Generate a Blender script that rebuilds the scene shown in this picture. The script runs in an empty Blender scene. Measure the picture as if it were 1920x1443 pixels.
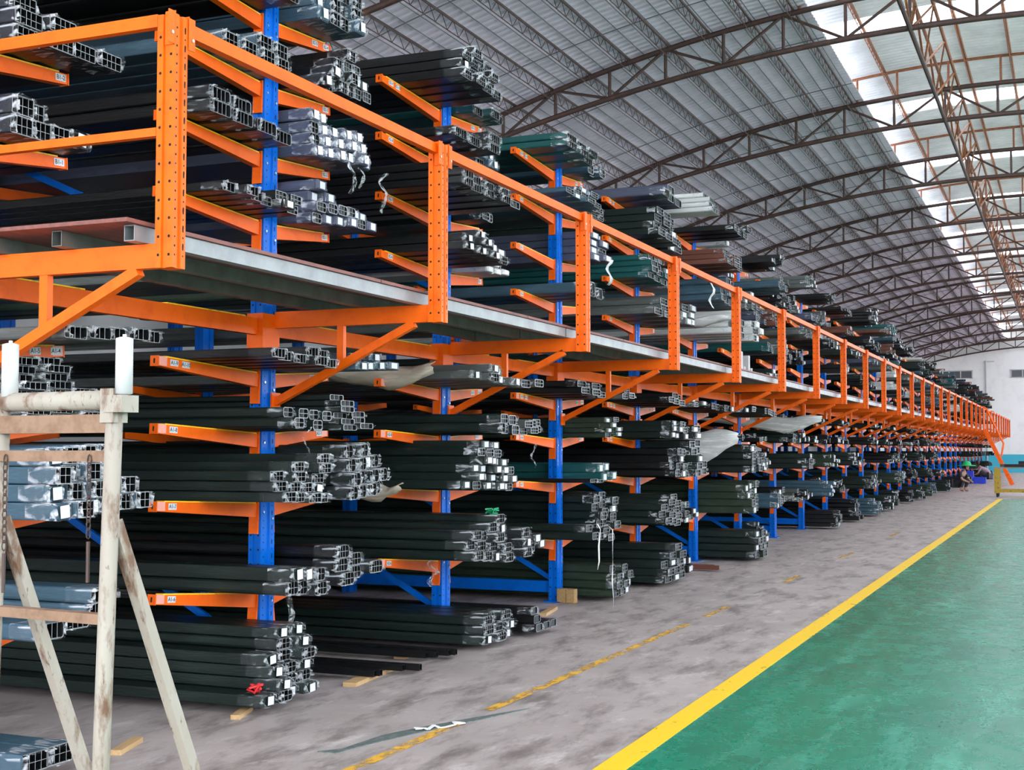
import bpy, bmesh, math, random
from mathutils import Vector, Matrix
PI = math.pi
random.seed(7)
sc = bpy.context.scene
COL = sc.collection

# ------------------------------------------------------------------ camera
cam = bpy.data.cameras.new('camera'); cam.sensor_fit = 'HORIZONTAL'; cam.sensor_width = 36
cam.lens = 2480 / 1920 * 36; cam.clip_end = 400
co = bpy.data.objects.new('camera', cam); COL.objects.link(co)
co.location = (0, 0, 1.65)
co.rotation_euler = (math.radians(90 + 2.805), 0, math.radians(22.908))
sc.camera = co
# ------------------------------------------------------------------ sky and exposure
w = bpy.data.worlds.new('overcast_sky'); sc.world = w; w.use_nodes = True
bg = w.node_tree.nodes['Background']; bg.inputs[0].default_value = (0.90, 0.94, 1.0, 1); bg.inputs[1].default_value = 7.5
sc.view_settings.view_transform = 'Standard'; sc.view_settings.look = 'None'
sc.view_settings.gamma = 1; sc.view_settings.use_curve_mapping = False
sc.view_settings.exposure = 0.12
sc.cycles.max_bounces = 8; sc.cycles.diffuse_bounces = 4; sc.cycles.glossy_bounces = 3
sc.cycles.transparent_max_bounces = 12; sc.cycles.transmission_bounces = 4

# ------------------------------------------------------------------ materials
M = {}
def mat(name, col, rough=.5, metal=0, var=None, bump=None, scale=(1, 1, 1), coat=0, spec=.5):
    """var = (colour2, noise scale, low, high) ; bump = (scale, strength)"""
    m = bpy.data.materials.new(name); m.use_nodes = True; nt = m.node_tree; N = nt.nodes; L = nt.links
    b = N['Principled BSDF']
    b.inputs['Base Color'].default_value = (*col, 1); b.inputs['Roughness'].default_value = rough
    b.inputs['Metallic'].default_value = metal; b.inputs['Coat Weight'].default_value = coat
    b.inputs['Specular IOR Level'].default_value = spec
    if var or bump:
        tc = N.new('ShaderNodeTexCoord'); mp = N.new('ShaderNodeMapping'); mp.inputs['Scale'].default_value = scale
        L.new(tc.outputs['Object'], mp.inputs[0])
    if var:
        for k, v in enumerate(var if isinstance(var[0][0], (tuple, list)) else [var]):
            n = N.new('ShaderNodeTexNoise'); n.inputs['Scale'].default_value = v[1]; n.inputs['Detail'].default_value = 6
            n.inputs['Roughness'].default_value = .65
            L.new(mp.outputs[0], n.inputs['Vector'])
            r = N.new('ShaderNodeValToRGB'); r.color_ramp.elements[0].position = v[2]; r.color_ramp.elements[1].position = v[3]
            L.new(n.outputs[0], r.inputs[0])
            mx = N.new('ShaderNodeMixRGB'); L.new(r.outputs[0], mx.inputs[0]); mx.inputs[2].default_value = (*v[0], 1)
            src = b.inputs['Base Color'].links
            if src: L.new(src[0].from_socket, mx.inputs[1])
            else: mx.inputs[1].default_value = (*col, 1)
            L.new(mx.outputs[0], b.inputs['Base Color'])
    if bump:
        n = N.new('ShaderNodeTexNoise'); n.inputs['Scale'].default_value = bump[0]; n.inputs['Detail'].default_value = 4
        L.new(mp.outputs[0], n.inputs['Vector'])
        bp = N.new('ShaderNodeBump'); bp.inputs['Strength'].default_value = bump[1]; bp.inputs['Distance'].default_value = .01
        L.new(n.outputs[0], bp.inputs['Height']); L.new(bp.outputs[0], b.inputs['Normal'])
    M[name] = m; return m

mat('orange', (.86, .125, .002), .42, var=((.70, .085, .002), 6, .5, .75), bump=(60, .05), spec=.22)
mat('blue', (.0, .125, .58), .36, var=((.0, .075, .40), 5, .5, .8), bump=(50, .05), spec=.16)
mat('hole', (.004, .004, .005), .9)
mat('yellow_strip', (.95, .56, .01), .45, var=((.45, .3, .05), 14, .55, .7))
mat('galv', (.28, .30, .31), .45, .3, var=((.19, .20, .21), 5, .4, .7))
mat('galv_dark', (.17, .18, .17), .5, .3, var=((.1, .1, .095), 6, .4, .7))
mat('ply_edge', (.22, .075, .06), .6, var=((.12, .045, .04), 25, .4, .7), scale=(1, .2, 1))
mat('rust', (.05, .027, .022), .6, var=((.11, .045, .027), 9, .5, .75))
mat('rust_lit', (.20, .07, .03), .65, var=((.34, .13, .045), 12, .45, .7))  # rust under the raised roof; light from its skylights is put into this tone
mat('wire', (.13, .14, .15), .6)
mat('roof_sheet', (.76, .70, .80), .55, .0, var=((.60, .56, .64), 1.2, .35, .7), scale=(1, 1, 1))
mat('ground_outside', (.62, .60, .57), .8)
mat('wall_white', (.80, .80, .79), .7, var=((.68, .68, .67), 1.5, .5, .8))
mat('wall_blue', (.045, .42, .56), .6)
mat('window_dark', (.08, .09, .10), .25)
mat('frame_grey', (.45, .46, .46), .5)
mat('bolt', (.6, .62, .64), .3, .9)
mat('label_white', (.62, .64, .68), .5, var=((.55, .56, .6), 60, .62, .66))
mat('label_pink', (.80, .33, .27), .4)
mat('ink', (.02, .02, .025), .7)
mat('cut_metal', (.20, .22, .23), .4, .4)
mat('cut_bright', (.34, .37, .38), .35, .3)
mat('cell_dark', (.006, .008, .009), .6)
FILM = {'green': (.009, .017, .0145), 'slate': (.040, .080, .11), 'violet': (.058, .068, .105), 'teal': (.012, .075, .075),
        'black': (.006, .0065, .007), 'grey': (.075, .085, .08), 'white': (.50, .51, .50), 'brown': (.13, .05, .035), 'paper': (.40, .35, .28), 'olive': (.020, .034, .022)}
for k, c in FILM.items():
    mat('film_' + k, c, .36 if k not in ('paper',) else .8, var=(tuple(min(1, x * 1.7 + .003) for x in c), 7, .5, .75), bump=(30, .25), scale=(.35, 3, 3), spec=.22)
mat('paint_cream', (.30, .265, .22), .65, var=[((.36, .335, .29), 3, .4, .7), ((.13, .065, .035), 11, .50, .62), ((.10, .06, .04), 45, .60, .68)], bump=(40, .1), scale=(1, 1, .35))
mat('paint_rust', (.24, .145, .09), .7, var=[((.13, .065, .035), 14, .4, .7)], bump=(50, .15))
mat('wood', (.50, .33, .16), .7, var=((.36, .21, .09), 10, .4, .7), scale=(.2, 3, 3))
mat('roller_white', (.46, .46, .46), .5, var=((.40, .40, .40), 8, .5, .8))
mat('yellow_cart', (.40, .26, .01), .5, var=((.10, .07, .02), 10, .55, .65))
mat('rubber', (.012, .012, .013), .7)
mat('brick', (.42, .27, .12), .85, var=((.28, .17, .07), 40, .4, .7), bump=(80, .4))
mat('crate_blue', (.01, .05, .62), .4)
mat('red', (.55, .015, .02), .5)
mat('cloth_white', (.72, .72, .72), .8, bump=(20, .4))
mat('tape_grey', (.10, .13, .125), .5, var=((.17, .19, .18), 20, .5, .6))
mat('skin', (.42, .24, .17), .6); mat('hat_green', (.01, .42, .12), .5); mat('cloth_dark', (.03, .033, .045), .8)
mat('cloth_pink', (.34, .24, .30), .8); mat('hair', (.01, .009, .009), .6); mat('green_net', (.01, .30, .13), .6)

def film_clear():
    m = bpy.data.materials.new('film_clear'); m.use_nodes = True; nt = m.node_tree; N = nt.nodes; L = nt.links
    N.remove(N['Principled BSDF']); out = N['Material Output']
    tc = N.new('ShaderNodeTexCoord'); mp = N.new('ShaderNodeMapping'); mp.inputs['Scale'].default_value = (.6, 1.6, 1.6)
    L.new(tc.outputs['Object'], mp.inputs[0])
    n = N.new('ShaderNodeTexNoise'); n.inputs['Scale'].default_value = 12; n.inputs['Detail'].default_value = 2; n.inputs['Distortion'].default_value = 1.2
    L.new(mp.outputs[0], n.inputs['Vector'])
    r = N.new('ShaderNodeValToRGB'); e = r.color_ramp.elements; e[0].position = .50; e[0].color = (.03,) * 3 + (1,); e[1].position = .72; e[1].color = (.75,) * 3 + (1,)
    L.new(n.outputs[0], r.inputs[0])
    t = N.new('ShaderNodeBsdfTransparent')
    p = N.new('ShaderNodeBsdfPrincipled'); p.inputs['Base Color'].default_value = (.72, .76, .80, 1); p.inputs['Roughness'].default_value = .22
    bp = N.new('ShaderNodeBump'); bp.inputs['Strength'].default_value = .8; bp.inputs['Distance'].default_value = .01
    L.new(n.outputs[0], bp.inputs['Height']); L.new(bp.outputs[0], p.inputs['Normal'])
    mx = N.new('ShaderNodeMixShader'); L.new(r.outputs[0], mx.inputs[0]); L.new(t.outputs[0], mx.inputs[1]); L.new(p.outputs[0], mx.inputs[2])
    L.new(mx.outputs[0], out.inputs[0]); M['film_clear'] = m
film_clear()

def monitor_sheet():
    m = bpy.data.materials.new('monitor_sheet'); m.use_nodes = True; nt = m.node_tree; N = nt.nodes; L = nt.links
    b = N['Principled BSDF']; b.inputs['Roughness'].default_value = .45
    tc = N.new('ShaderNodeTexCoord'); n = N.new('ShaderNodeTexNoise'); n.inputs['Scale'].default_value = 1.3; n.inputs['Detail'].default_value = 5
    L.new(tc.outputs['Object'], n.inputs['Vector'])
    r = N.new('ShaderNodeValToRGB'); e = r.color_ramp.elements; e[0].position = .35; e[0].color = (.62, .64, .64, 1); e[1].position = .72; e[1].color = (.42, .45, .45, 1)
    L.new(n.outputs[0], r.inputs[0]); L.new(r.outputs[0], b.inputs['Base Color'])
    tl = N.new('ShaderNodeBsdfTranslucent'); tl.inputs[0].default_value = (.85, .88, .86, 1)
    mx = N.new('ShaderNodeMixShader'); mx.inputs[0].default_value = .03
    L.new(b.outputs[0], mx.inputs[1]); L.new(tl.outputs[0], mx.inputs[2]); L.new(mx.outputs[0], N['Material Output'].inputs[0]); M['monitor_sheet'] = m
monitor_sheet()
def skylight_mat():
    m = bpy.data.materials.new('skylight'); m.use_nodes = True; nt = m.node_tree; N = nt.nodes; L = nt.links
    N.remove(N['Principled BSDF'])
    t = N.new('ShaderNodeBsdfTransparent'); t.inputs[0].default_value = (.93, .96, 1, 1)
    tl = N.new('ShaderNodeBsdfTranslucent'); tl.inputs[0].default_value = (.9, .93, .95, 1)
    mx = N.new('ShaderNodeMixShader'); mx.inputs[0].default_value = .35
    L.new(t.outputs[0], mx.inputs[1]); L.new(tl.outputs[0], mx.inputs[2]); L.new(mx.outputs[0], N['Material Output'].inputs[0]); M['skylight'] = m
skylight_mat()

def floor_mats():
    # concrete
    m = bpy.data.materials.new('concrete'); m.use_nodes = True; nt = m.node_tree; N = nt.nodes; L = nt.links
    b = N['Principled BSDF']; tc = N.new('ShaderNodeTexCoord')
    def noise(sc_, mscale, lo, hi, rot=0, det=7):
        mp = N.new('ShaderNodeMapping'); mp.inputs['Scale'].default_value = mscale; mp.inputs['Rotation'].default_value = (0, 0, rot)
        L.new(tc.outputs['Object'], mp.inputs[0]); n = N.new('ShaderNodeTexNoise'); n.inputs['Scale'].default_value = sc_; n.inputs['Detail'].default_value = det
        n.inputs['Roughness'].default_value = .7
        L.new(mp.outputs[0], n.inputs['Vector']); r = N.new('ShaderNodeValToRGB'); r.color_ramp.elements[0].position = lo; r.color_ramp.elements[1].position = hi
        L.new(n.outputs[0], r.inputs[0]); return r.outputs[0]
    def mixc(fac, a, c2):
        mx = N.new('ShaderNodeMixRGB'); L.new(fac, mx.inputs[0])
        if isinstance(a, tuple): mx.inputs[1].default_value = (*a, 1)
        else: L.new(a, mx.inputs[1])
        mx.inputs[2].default_value = (*c2, 1); return mx.outputs[0]
    c = mixc(noise(.9, (1, 1, 1), .35, .7), (.44, .385, .365), (.31, .27, .255))
    c = mixc(noise(2.6, (1.5, .5, 1), .48, .66, .5), c, (.17, .14, .13))
    c = mixc(noise(5, (1, .4, 1), .55, .70, -.4), c, (.54, .49, .475))
    c = mixc(noise(60, (1, 1, 1), .60, .72), c, (.30, .27, .265))
    L.new(c, b.inputs['Base Color']); b.inputs['Roughness'].default_value = .5; M['concrete'] = m
    m = bpy.data.materials.new('green_epoxy'); m.use_nodes = True; nt = m.node_tree; N = nt.nodes; L = nt.links
    b = N['Principled BSDF']; tc = N.new('ShaderNodeTexCoord')
    c = mixc(noise(.8, (1, 1, 1), .35, .75), (.004, .235, .135), (.006, .155, .095))
    c = mixc(noise(1.6, (2.2, .35, 1), .50, .80, .6), c, (.07, .40, .28))
    c = mixc(noise(2.4, (.35, 2.2, 1), .52, .80, .3), c, (.004, .175, .108))
    c = mixc(noise(18, (3, .25, 1), .62, .74, .8), c, (.09, .38, .27))
    c = mixc(noise(3, (1, 1, 1), .66, .80), c, (.10, .36, .27))
    L.new(c, b.inputs['Base Color']); rr = noise(4, (1, 1, 1), .3, .8)
    mr = N.new('ShaderNodeMapRange'); mr.inputs['To Min'].default_value = .16; mr.inputs['To Max'].default_value = .42; L.new(rr, mr.inputs[0]); L.new(mr.outputs[0], b.inputs['Roughness'])
    M['green_epoxy'] = m
    for nm, lo, hi in (('line_yellow', .62, .72), ('line_worn', .44, .60)):
        m = bpy.data.materials.new(nm); m.use_nodes = True; nt = m.node_tree; N = nt.nodes; L = nt.links
        b = N['Principled BSDF']; tc = N.new('ShaderNodeTexCoord')
        b.inputs['Base Color'].default_value = (.90, .56, .01, 1) if nm == 'line_yellow' else (.72, .40, .045, 1); b.inputs['Roughness'].default_value = .5
        f = noise(9, (1, .5, 1), lo, hi); t = N.new('ShaderNodeBsdfTransparent'); mx = N.new('ShaderNodeMixShader')
        L.new(f, mx.inputs[0]); L.new(b.outputs[0], mx.inputs[1]); L.new(t.outputs[0], mx.inputs[2]); L.new(mx.outputs[0], N['Material Output'].inputs[0]); M[nm] = m
floor_mats()

# ------------------------------------------------------------------ helpers
class MB:
    def __init__(s): s.v = []; s.f = []; s.m = []
    def add(s, vs, fs, mi=0):
        o = len(s.v); s.v += [tuple(v) for v in vs]; s.f += [tuple(i + o for i in f) for f in fs]; s.m += [mi] * len(fs)
    def box(s, x0, x1, y0, y1, z0, z1, mi=0):
        s.add([(x0, y0, z0), (x1, y0, z0), (x1, y1, z0), (x0, y1, z0), (x0, y0, z1), (x1, y0, z1), (x1, y1, z1), (x0, y1, z1)],
              [(3, 2, 1, 0), (4, 5, 6, 7), (0, 1, 5, 4), (1, 2, 6, 5), (2, 3, 7, 6), (3, 0, 4, 7)], mi)
    def bar(s, a, b, w, h, mi=0, up=(0, 0, 1)):
        a = Vector(a); b = Vector(b); d = (b - a).normalized(); u = Vector(up); r = d.cross(u)
        if r.length < 1e-4: r = d.cross(Vector((1, 0, 0)))
        r.normalize(); u = r.cross(d); vs = []
        for p in (a, b):
            for sx, sy in ((-1, -1), (1, -1), (1, 1), (-1, 1)): vs.append(p + r * sx * w / 2 + u * sy * h / 2)
        s.add(vs, [(0, 1, 2, 3), (7, 6, 5, 4), (0, 4, 5, 1), (1, 5, 6, 2), (2, 6, 7, 3), (3, 7, 4, 0)], mi)
    def tube(s, pts, r, n=8, mi=0, cap=True):
        pts = [Vector(p) for p in pts]; rs = r if isinstance(r, (list, tuple)) else [r] * len(pts); vs = []
        for i, p in enumerate(pts):
            d = (pts[min(i + 1, len(pts) - 1)] - pts[max(i - 1, 0)]).normalized()
            u = Vector((0, 0, 1)) if abs(d.z) < .95 else Vector((1, 0, 0)); a = d.cross(u).normalized(); b = a.cross(d)
            for k in range(n): t = 2 * PI * k / n; vs.append(p + (a * math.cos(t) + b * math.sin(t)) * rs[i])
        fs = []
        for i in range(len(pts) - 1):
            for k in range(n): k2 = (k + 1) % n; fs.append((i * n + k, i * n + k2, (i + 1) * n + k2, (i + 1) * n + k))
        if cap: fs.append(tuple(range(n))[::-1]); fs.append(tuple((len(pts) - 1) * n + k for k in range(n)))
        s.add(vs, fs, mi)
    def prism(s, poly, z0, z1, mi=0):
        n = len(poly); vs = [(x, y, z0) for x, y in poly] + [(x, y, z1) for x, y in poly]
        s.add(vs, [tuple(range(n))[::-1], tuple(range(n, 2 * n))] + [(i, (i + 1) % n, n + (i + 1) % n, n + i) for i in range(n)], mi)
    def disc(s, c, nrm, r, n=8, sl=0, mi=0, up=(0, 0, 1)):
        c = Vector(c); nrm = Vector(nrm); a = nrm.cross(Vector(up)).normalized(); b = Vector(up); vs = []
        for k in range(n):
            t = 2 * PI * k / n; y = math.sin(t) * r; y += sl if y > 0 else (-sl if y < 0 else 0); vs.append(c + a * math.cos(t) * r + b * y)
        s.add(vs, [tuple(range(n))], mi)
    def mesh(s, name, mats, smooth=False):
        me = bpy.data.meshes.new(name); me.from_pydata(s.v, [], s.f)
        for m in mats: me.materials.append(M[m])
        me.polygons.foreach_set('material_index', s.m)
        if smooth: me.polygons.foreach_set('use_smooth', [True] * len(s.f))
        me.update(); return me
    def build(s, name, mats, parent=None, loc=(0, 0, 0), smooth=False):
        return inst(name, s.mesh(name, mats if isinstance(mats, (list, tuple)) else [mats], smooth), parent, loc)
def inst(name, me, parent=None, loc=(0, 0, 0), rot=(0, 0, 0)):
    o = bpy.data.objects.new(name, me); COL.objects.link(o); o.location = loc; o.rotation_euler = rot
    if parent: o.parent = parent
    return o
def tag(o, label=None, cat=None, group=None, kind=None):
    if label: o['label'] = label
    if cat: o['category'] = cat
    if group: o['group'] = group
    if kind: o['kind'] = kind
    return o
def thing(name, label, cat, loc=(0, 0, 0), group=None, rz=0):
    o = bpy.data.objects.new(name, None); COL.objects.link(o); o.location = loc; o.rotation_euler = (0, 0, rz); o.empty_display_size = .1
    return tag(o, label, cat, group)
def struct(o): o['kind'] = 'structure'; return o
ONES = ['first', 'second', 'third', 'fourth', 'fifth', 'sixth', 'seventh', 'eighth', 'ninth', 'tenth', 'eleventh', 'twelfth', 'thirteenth', 'fourteenth', 'fifteenth', 'sixteenth', 'seventeenth', 'eighteenth', 'nineteenth', 'twentieth']
def ordn(i):
    if i < 20: return ONES[i]
    if i < 29: return 'twenty-' + ONES[i - 20]
    if i == 29: return 'thirtieth'
    return 'thirty-' + ONES[i - 30]

# ------------------------------------------------------------------ dimensions
YP = lambda i: 5.07 + 2.86 * i        # guard-rail posts
YC = lambda i: 5.00 + 2.86 * i        # rack columns
XC = -5.22; XO = -3.84; NR = 30; NP = 33
XL, XR, YB, YE = -12.5, 10.0, -10.0, 103.0
LV = [0.0, .76, 1.33, 1.81, 2.23, 2.74, 3.29, 3.77, 4.27, 4.75]
TILT = [0, .10, .05, .05, .05, 0, .05, .05, .05, .05]     # the arms rise slightly towards their tips
ztop = lambda x: 9.87 - (x + 1.3) ** 2 / 55
zbot = lambda x: 9.16 - (x + 1.3) ** 2 / 66
zmon = lambda x: 10.50 - (x + 1.3) ** 2 / 50
TY = [24.1 + 7.14 * k for k in range(-4, 12)]

# ------------------------------------------------------------------ room shell
def quad(name, x0, x1, y0, y1, z, m, kind='structure'):
    b = MB(); b.add([(x0, y0, z), (x1, y0, z), (x1, y1, z), (x0, y1, z)], [(0, 1, 2, 3)]); o = b.build(name, m)
    o['kind'] = kind; return o
b = MB(); b.box(XL, XR, YB, YE, -.15, 0); struct(b.build('floor', 'concrete'))
b = MB(); b.box(XR, 70, YB - 50, YE + 20, -.15, -.01); b.box(XL - 30, XR, YB - 50, YB, -.15, -.01); struct(b.build('floor_outside', 'ground_outside'))  # unseen ground outside, kept pale to bounce daylight up to the roof
b = MB(); b.box(-2.17, XR - .3, YB, 47.5, .0, .0015); struct(b.build('floor_green', 'green_epoxy'))
b = MB(); b.box(-2.31, -2.15, YB, 47.5, .0, .003); struct(b.build('trim_1', 'line_yellow'))
b = MB()
for y0, y1 in ((5.2, 7.35), (7.75, 12.3), (12.9, 13.8), (16.5, 17.6), (20.6, 21.8), (26, 27.5)):
    b.add([(-3.50 + .012 * (y0 - 6), y0, .003), (-3.42 + .012 * (y0 - 6), y0, .003), (-3.42 + .012 * (y1 - 6), y1, .003), (-3.50 + .012 * (y1 - 6), y1, .003)], [(0, 1, 2, 3)])
struct(b.build('trim_2', 'line_worn'))

def arc_sheet(name, x0, x1, y0, y1, zf, m, off, nx=26, pitch=.21, amp=.016, skip=None, only=None):
    prof = [(0, 0), (.35, 0), (.5, 1), (.85, 1)]
    b = MB(); ys = []; y = y0
    while y < y1:
        for t, a in prof: ys.append((y + t * pitch, a * amp * 2))
        y += pitch
    xs = [x0 + (x1 - x0) * k / nx for k in range(nx + 1)]
    V = [(x, yy, zf(x) + off + a) for yy, a in ys for x in xs]; F = []
    n = nx + 1
    for j in range(len(ys) - 1):
        yy = ys[j][0]
        sk = any(abs(yy - s) < .55 for s in SKY)
        if skip and sk: continue
        if only and not sk: continue
        for i in range(nx): F.append((j * n + i, j * n + i + 1, (j + 1) * n + i + 1, (j + 1) * n + i))
    b.add(V, F); return struct(b.build(name, m))
SKY = [27.75 + 7.14 * k for k in range(-5, 11)]
XM0, XM1 = -4.95, 2.35                # monitor (raised) roof span
XE0, XE1 = -4.33, 1.73                # edges of the lower roof
c = arc_sheet('ceiling_left', XL - .1, XE0, YB, YE, ztop, 'roof_sheet', .10, 16)
arc_sheet('ceiling_right', XE1, XR + .1, YB, YE, ztop, 'roof_sheet', .10, 16, skip=True)
arc_sheet('window_8', XE1, XR + .1, YB, YE, ztop, 'skylight', .10, 16, only=True)  # unseen skylight strips, added to bring top light onto the racks
arc_sheet('ceiling_monitor', XM0, XM1, YB, YE, zmon, 'monitor_sheet', .06, 14, amp=.028, skip=True)
arc_sheet('window_9', XM0, XM1, YB, YE, zmon, 'skylight', .06, 14, only=True)
# fine wire grid tied below the roof sheets
b = MB()
x = XL + .2
while x < XE0:
    b.box(x - .006, x + .006, YB, YE, ztop(x) + .055, ztop(x) + .067); x += .27
for k in range(33):
    y = YB + 3.57 * k + .3
    if y < YE: b.tube([(XL + (XE0 - XL) * q / 12, y, ztop(XL + (XE0 - XL) * q / 12) + .045) for q in range(13)], .011, 5)
struct(b.build('trim_3', 'wire'))
# walls
b = MB(); th = .2
def windowed_wall(b, x0, x1, z1f, ys, holes, mi=0):
    pass
# left wall with a row of high windows
wz0, wz1 = 6.35, 7.05
b = MB(); b.box(XL - .2, XL, YB, YE, 0, wz0); b.box(XL - .2, XL, YB, YE, wz1, ztop(XL) + .1)
wy = [20.6 + 7.14 * k for k in range(-3, 12)]
edges = [YB] + sum([[y, y + 2.6] for y in wy if y + 2.6 < YE], []) + [YE]
for k in range(0, len(edges), 2): b.box(XL - .2, XL, edges[k], edges[k + 1], wz0, wz1)
struct(b.build('wall_left', 'wall_white'))
n = 1
for y in wy:
    if y + 2.6 > YE: continue
    b = MB()
    for yy in (y, y + .86, y + 1.72, y + 2.56): b.box(XL - .12, XL - .06, yy, yy + .04, wz0, wz1)
    b.box(XL - .12, XL - .06, y, y + 2.6, wz0, wz0 + .04); b.box(XL - .12, XL - .06, y, y + 2.6, wz1 - .04, wz1)
    if n == 8: n = 10
    wdw = struct(b.build('window_%d' % n, 'frame_grey')); n += 1
# end wall
b = MB(); xs = [XL - .2 + (XR - XL + .4) * k / 24 for k in range(25)]
for k in range(24):
    x0, x1 = xs[k], xs[k + 1]; f = lambda x: (zmon(x) if XE0 - .3 < x < XE1 + .3 else ztop(x)) + .1
    b.add([(x0, YE, 0), (x1, YE, 0), (x1, YE, f(x1)), (x0, YE, f(x0)), (x0, YE + .2, 0), (x1, YE + .2, 0), (x1, YE + .2, f(x1)), (x0, YE + .2, f(x0))], [(0, 1, 2, 3), (7, 6, 5, 4), (3, 2, 6, 7)])
ew = struct(b.build('wall_end', 'wall_white'))
b = MB(); b.box(XL, XR, YE - .012, YE, 0, 1.32); struct(b.build('baseboard_end', 'wall_blue'))
for k, (x0, x1) in enumerate(((-9.9, -6.65), (-3.97, -.8), (2.2, 5.4))):
    b = MB(); b.box(x0, x1, YE - .03, YE - .005, 6.95, 7.45, 0); b.box(x0 - .05, x1 + .05, YE - .06, YE, 6.9, 6.95, 1); b.box(x0 - .05, x1 + .05, YE - .06, YE, 7.45, 7.5, 1)
    for q in range(5): xx = x0 + (x1 - x0) * q / 4; b.box(xx - .04, xx + .04, YE - .06, YE, 6.9, 7.5, 1)
    struct(b.build('window_%d' % (30 + k), ['window_dark', 'frame_grey']))
b = MB(); b.tube([(-5.7, YE - .09, 0), (-5.7, YE - .09, 8.2)], .055, 10); b.box(-5.85, -5.1, YE - .1, YE - .03, 8.1, 8.16)
tag(b.build('drainpipe', 'frame_grey'), 'grey vertical drainpipe on the white end wall', 'pipe')
# unseen right wall: parapet raised to cut level light, columns, top band; open glazing lets the daylight in
b = MB(); b.box(XR, XR + .2, YB, YE, 0, 2.6); b.box(XR, XR + .2, YB, YE, 6.6, ztop(XR) + .1); struct(b.build('wall_right', 'wall_white'))
for k, y in enumerate(TY):
    b = MB(); b.box(XR, XR + .25, y - .15, y + .15, 2.6, 6.6); struct(b.build('trim_%d' % (10 + k), 'wall_white'))

# ------------------------------------------------------------------ roof steel
def truss():
    root = thing('roof_truss', '', 'roof truss', (0, TY[0], 0), 'arched steel roof trusses')
    xs = [XL + (XR - XL) * k / 30 for k in range(31)]
    b = MB(); b.tube([(x, 0, ztop(x)) for x in xs], .055, 8); b.build('top_chord', 'rust', root, smooth=True)
    b = MB(); b.tube([(x, 0, zbot(x)) for x in xs], .055, 8); b.build('bottom_chord', 'rust', root, smooth=True)
    nodes = [-2.5 + 1.125 * k for k in range(-8, 12)]; nodes = [x for x in nodes if XL + .1 < x < XR - .1]
    for x in nodes:
        b = MB(); b.tube([(x, 0, zbot(x)), (x, 0, ztop(x))], .034, 6); b.build('vertical_web', 'rust', root)
    for a, c_ in zip(nodes, nodes[1:]):
        k = round((a + 2.5) / 1.125); za = ztop if k % 2 == 0 else zbot; zc = zbot if k % 2 == 0 else ztop
        b = MB(); b.tube([(a, 0, za(a)), (c_, 0, zc(c_))], .03, 6); b.build('diagonal_web', 'rust', root)
    # monitor frame standing on the truss
    mx = [XM0 + .3 + (XM1 - XM0 - .6) * k / 12 for k in range(13)]
    b = MB(); b.tube([(x, 0, zmon(x) - .02) for x in mx], .035, 6); b.build('monitor_rafter', 'rust_lit', root)
    for x in (-4.45, -3.55, -2.42, -1.3, -.18, .95, 1.85):
        b = MB(); b.tube([(x, 0, ztop(x)), (x, 0, zmon(x) - .02)], .03, 6); b.build('monitor_post', 'rust_lit', root)
    return root
def copy_tree(o, parent=None):
    kids = list(o.children)
    c = o.copy(); COL.objects.link(c)
    if parent: c.parent = parent
    for ch in kids: copy_tree(ch, c)
    return c
t0 = truss()
for k, y in enumerate(TY):
    t = t0 if k == 0 else copy_tree(t0)
    t.location = (0, y, 0); t['label'] = 'rusty arched roof truss, %s from the end wall' % (ordn(len(TY) - 1 - k) + ' truss')
def joist(x, ztf, label, m, y0=YB, y1=YE, depth=.22, step=.44, group='lattice purlins under the grey roof', rad=.024):
    r = thing('roof_purlin', label, 'roof purlin', (x, 0, 0), group)
    z = ztf(x) + .03
    b = MB(); b.tube([(0, y0, z), (0, y1, z)], rad, 6); b.build('top_rod', m, r)
    b = MB(); b.tube([(0, y0, z - depth), (0, y1, z - depth)], .010, 5); b.build('bottom_rod', m, r)
    b = MB(); y = y0; k = 0
    while y < y1 - step:
        a, c_ = (z, z - depth) if k % 2 == 0 else (z - depth, z); b.bar((0, y, a), (0, y + step / 2, c_), .009, .009); y += step / 2; k += 1
    b.build('lattice_web', m, r)
x = -4.55; k = 0
while x > XL + .3:
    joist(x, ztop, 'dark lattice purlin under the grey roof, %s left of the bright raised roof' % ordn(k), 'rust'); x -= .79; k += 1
x = 2.0; k = 0
while x < XR - .3:
    joist(x, ztop, 'dark lattice purlin of the right roof slope, %s from the raised roof' % ordn(k), 'rust', group='lattice purlins of the right slope'); x += 1.2; k += 1
for k, x in enumerate((-3.83, -2.05, -1.1, -.1, .95)):
    joist(x, zmon, 'rusty purlin in lit orange tone under the bright raised roof, %s from its left edge' % ordn(k), 'rust_lit', depth=.16, step=.3, group='purlins of the raised roof', rad=.036)
# longitudinal girder
g = thing('roof_girder', 'long rusty lattice girder running the length of the hall through the trusses', 'roof girder', (-2.5, 0, 0))
zb, zt_ = zbot(-2.5) - .02, ztop(-2.5) + .05
b = MB(); b.tube([(0, YB, zb), (0, YE, zb)], .045, 8); b.build('bottom_chord', 'rust', g)
for s in (-.02, .3):
    b = MB(); b.tube([(s, YB, zt_), (s, YE, zt_)], .035, 8); b.build('top_chord', 'rust_lit', g)
b = MB(); y = TY[0] - 4.76
while y < YE - 2.4:
    b.bar((0, y, zb), (-.02, y + 1.19, zt_), .04, .04); b.bar((-.02, y + 1.19, zt_), (0, y + 2.38, zb), .04, .04)
    b.bar((0, y, zb), (.3, y + 1.19, zt_), .03, .03); b.bar((.3, y + 1.19, zt_), (0, y + 2.38, zb), .03, .03)
    y += 2.38
b.build('lattice_web', 'rust_lit', g)

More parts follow.
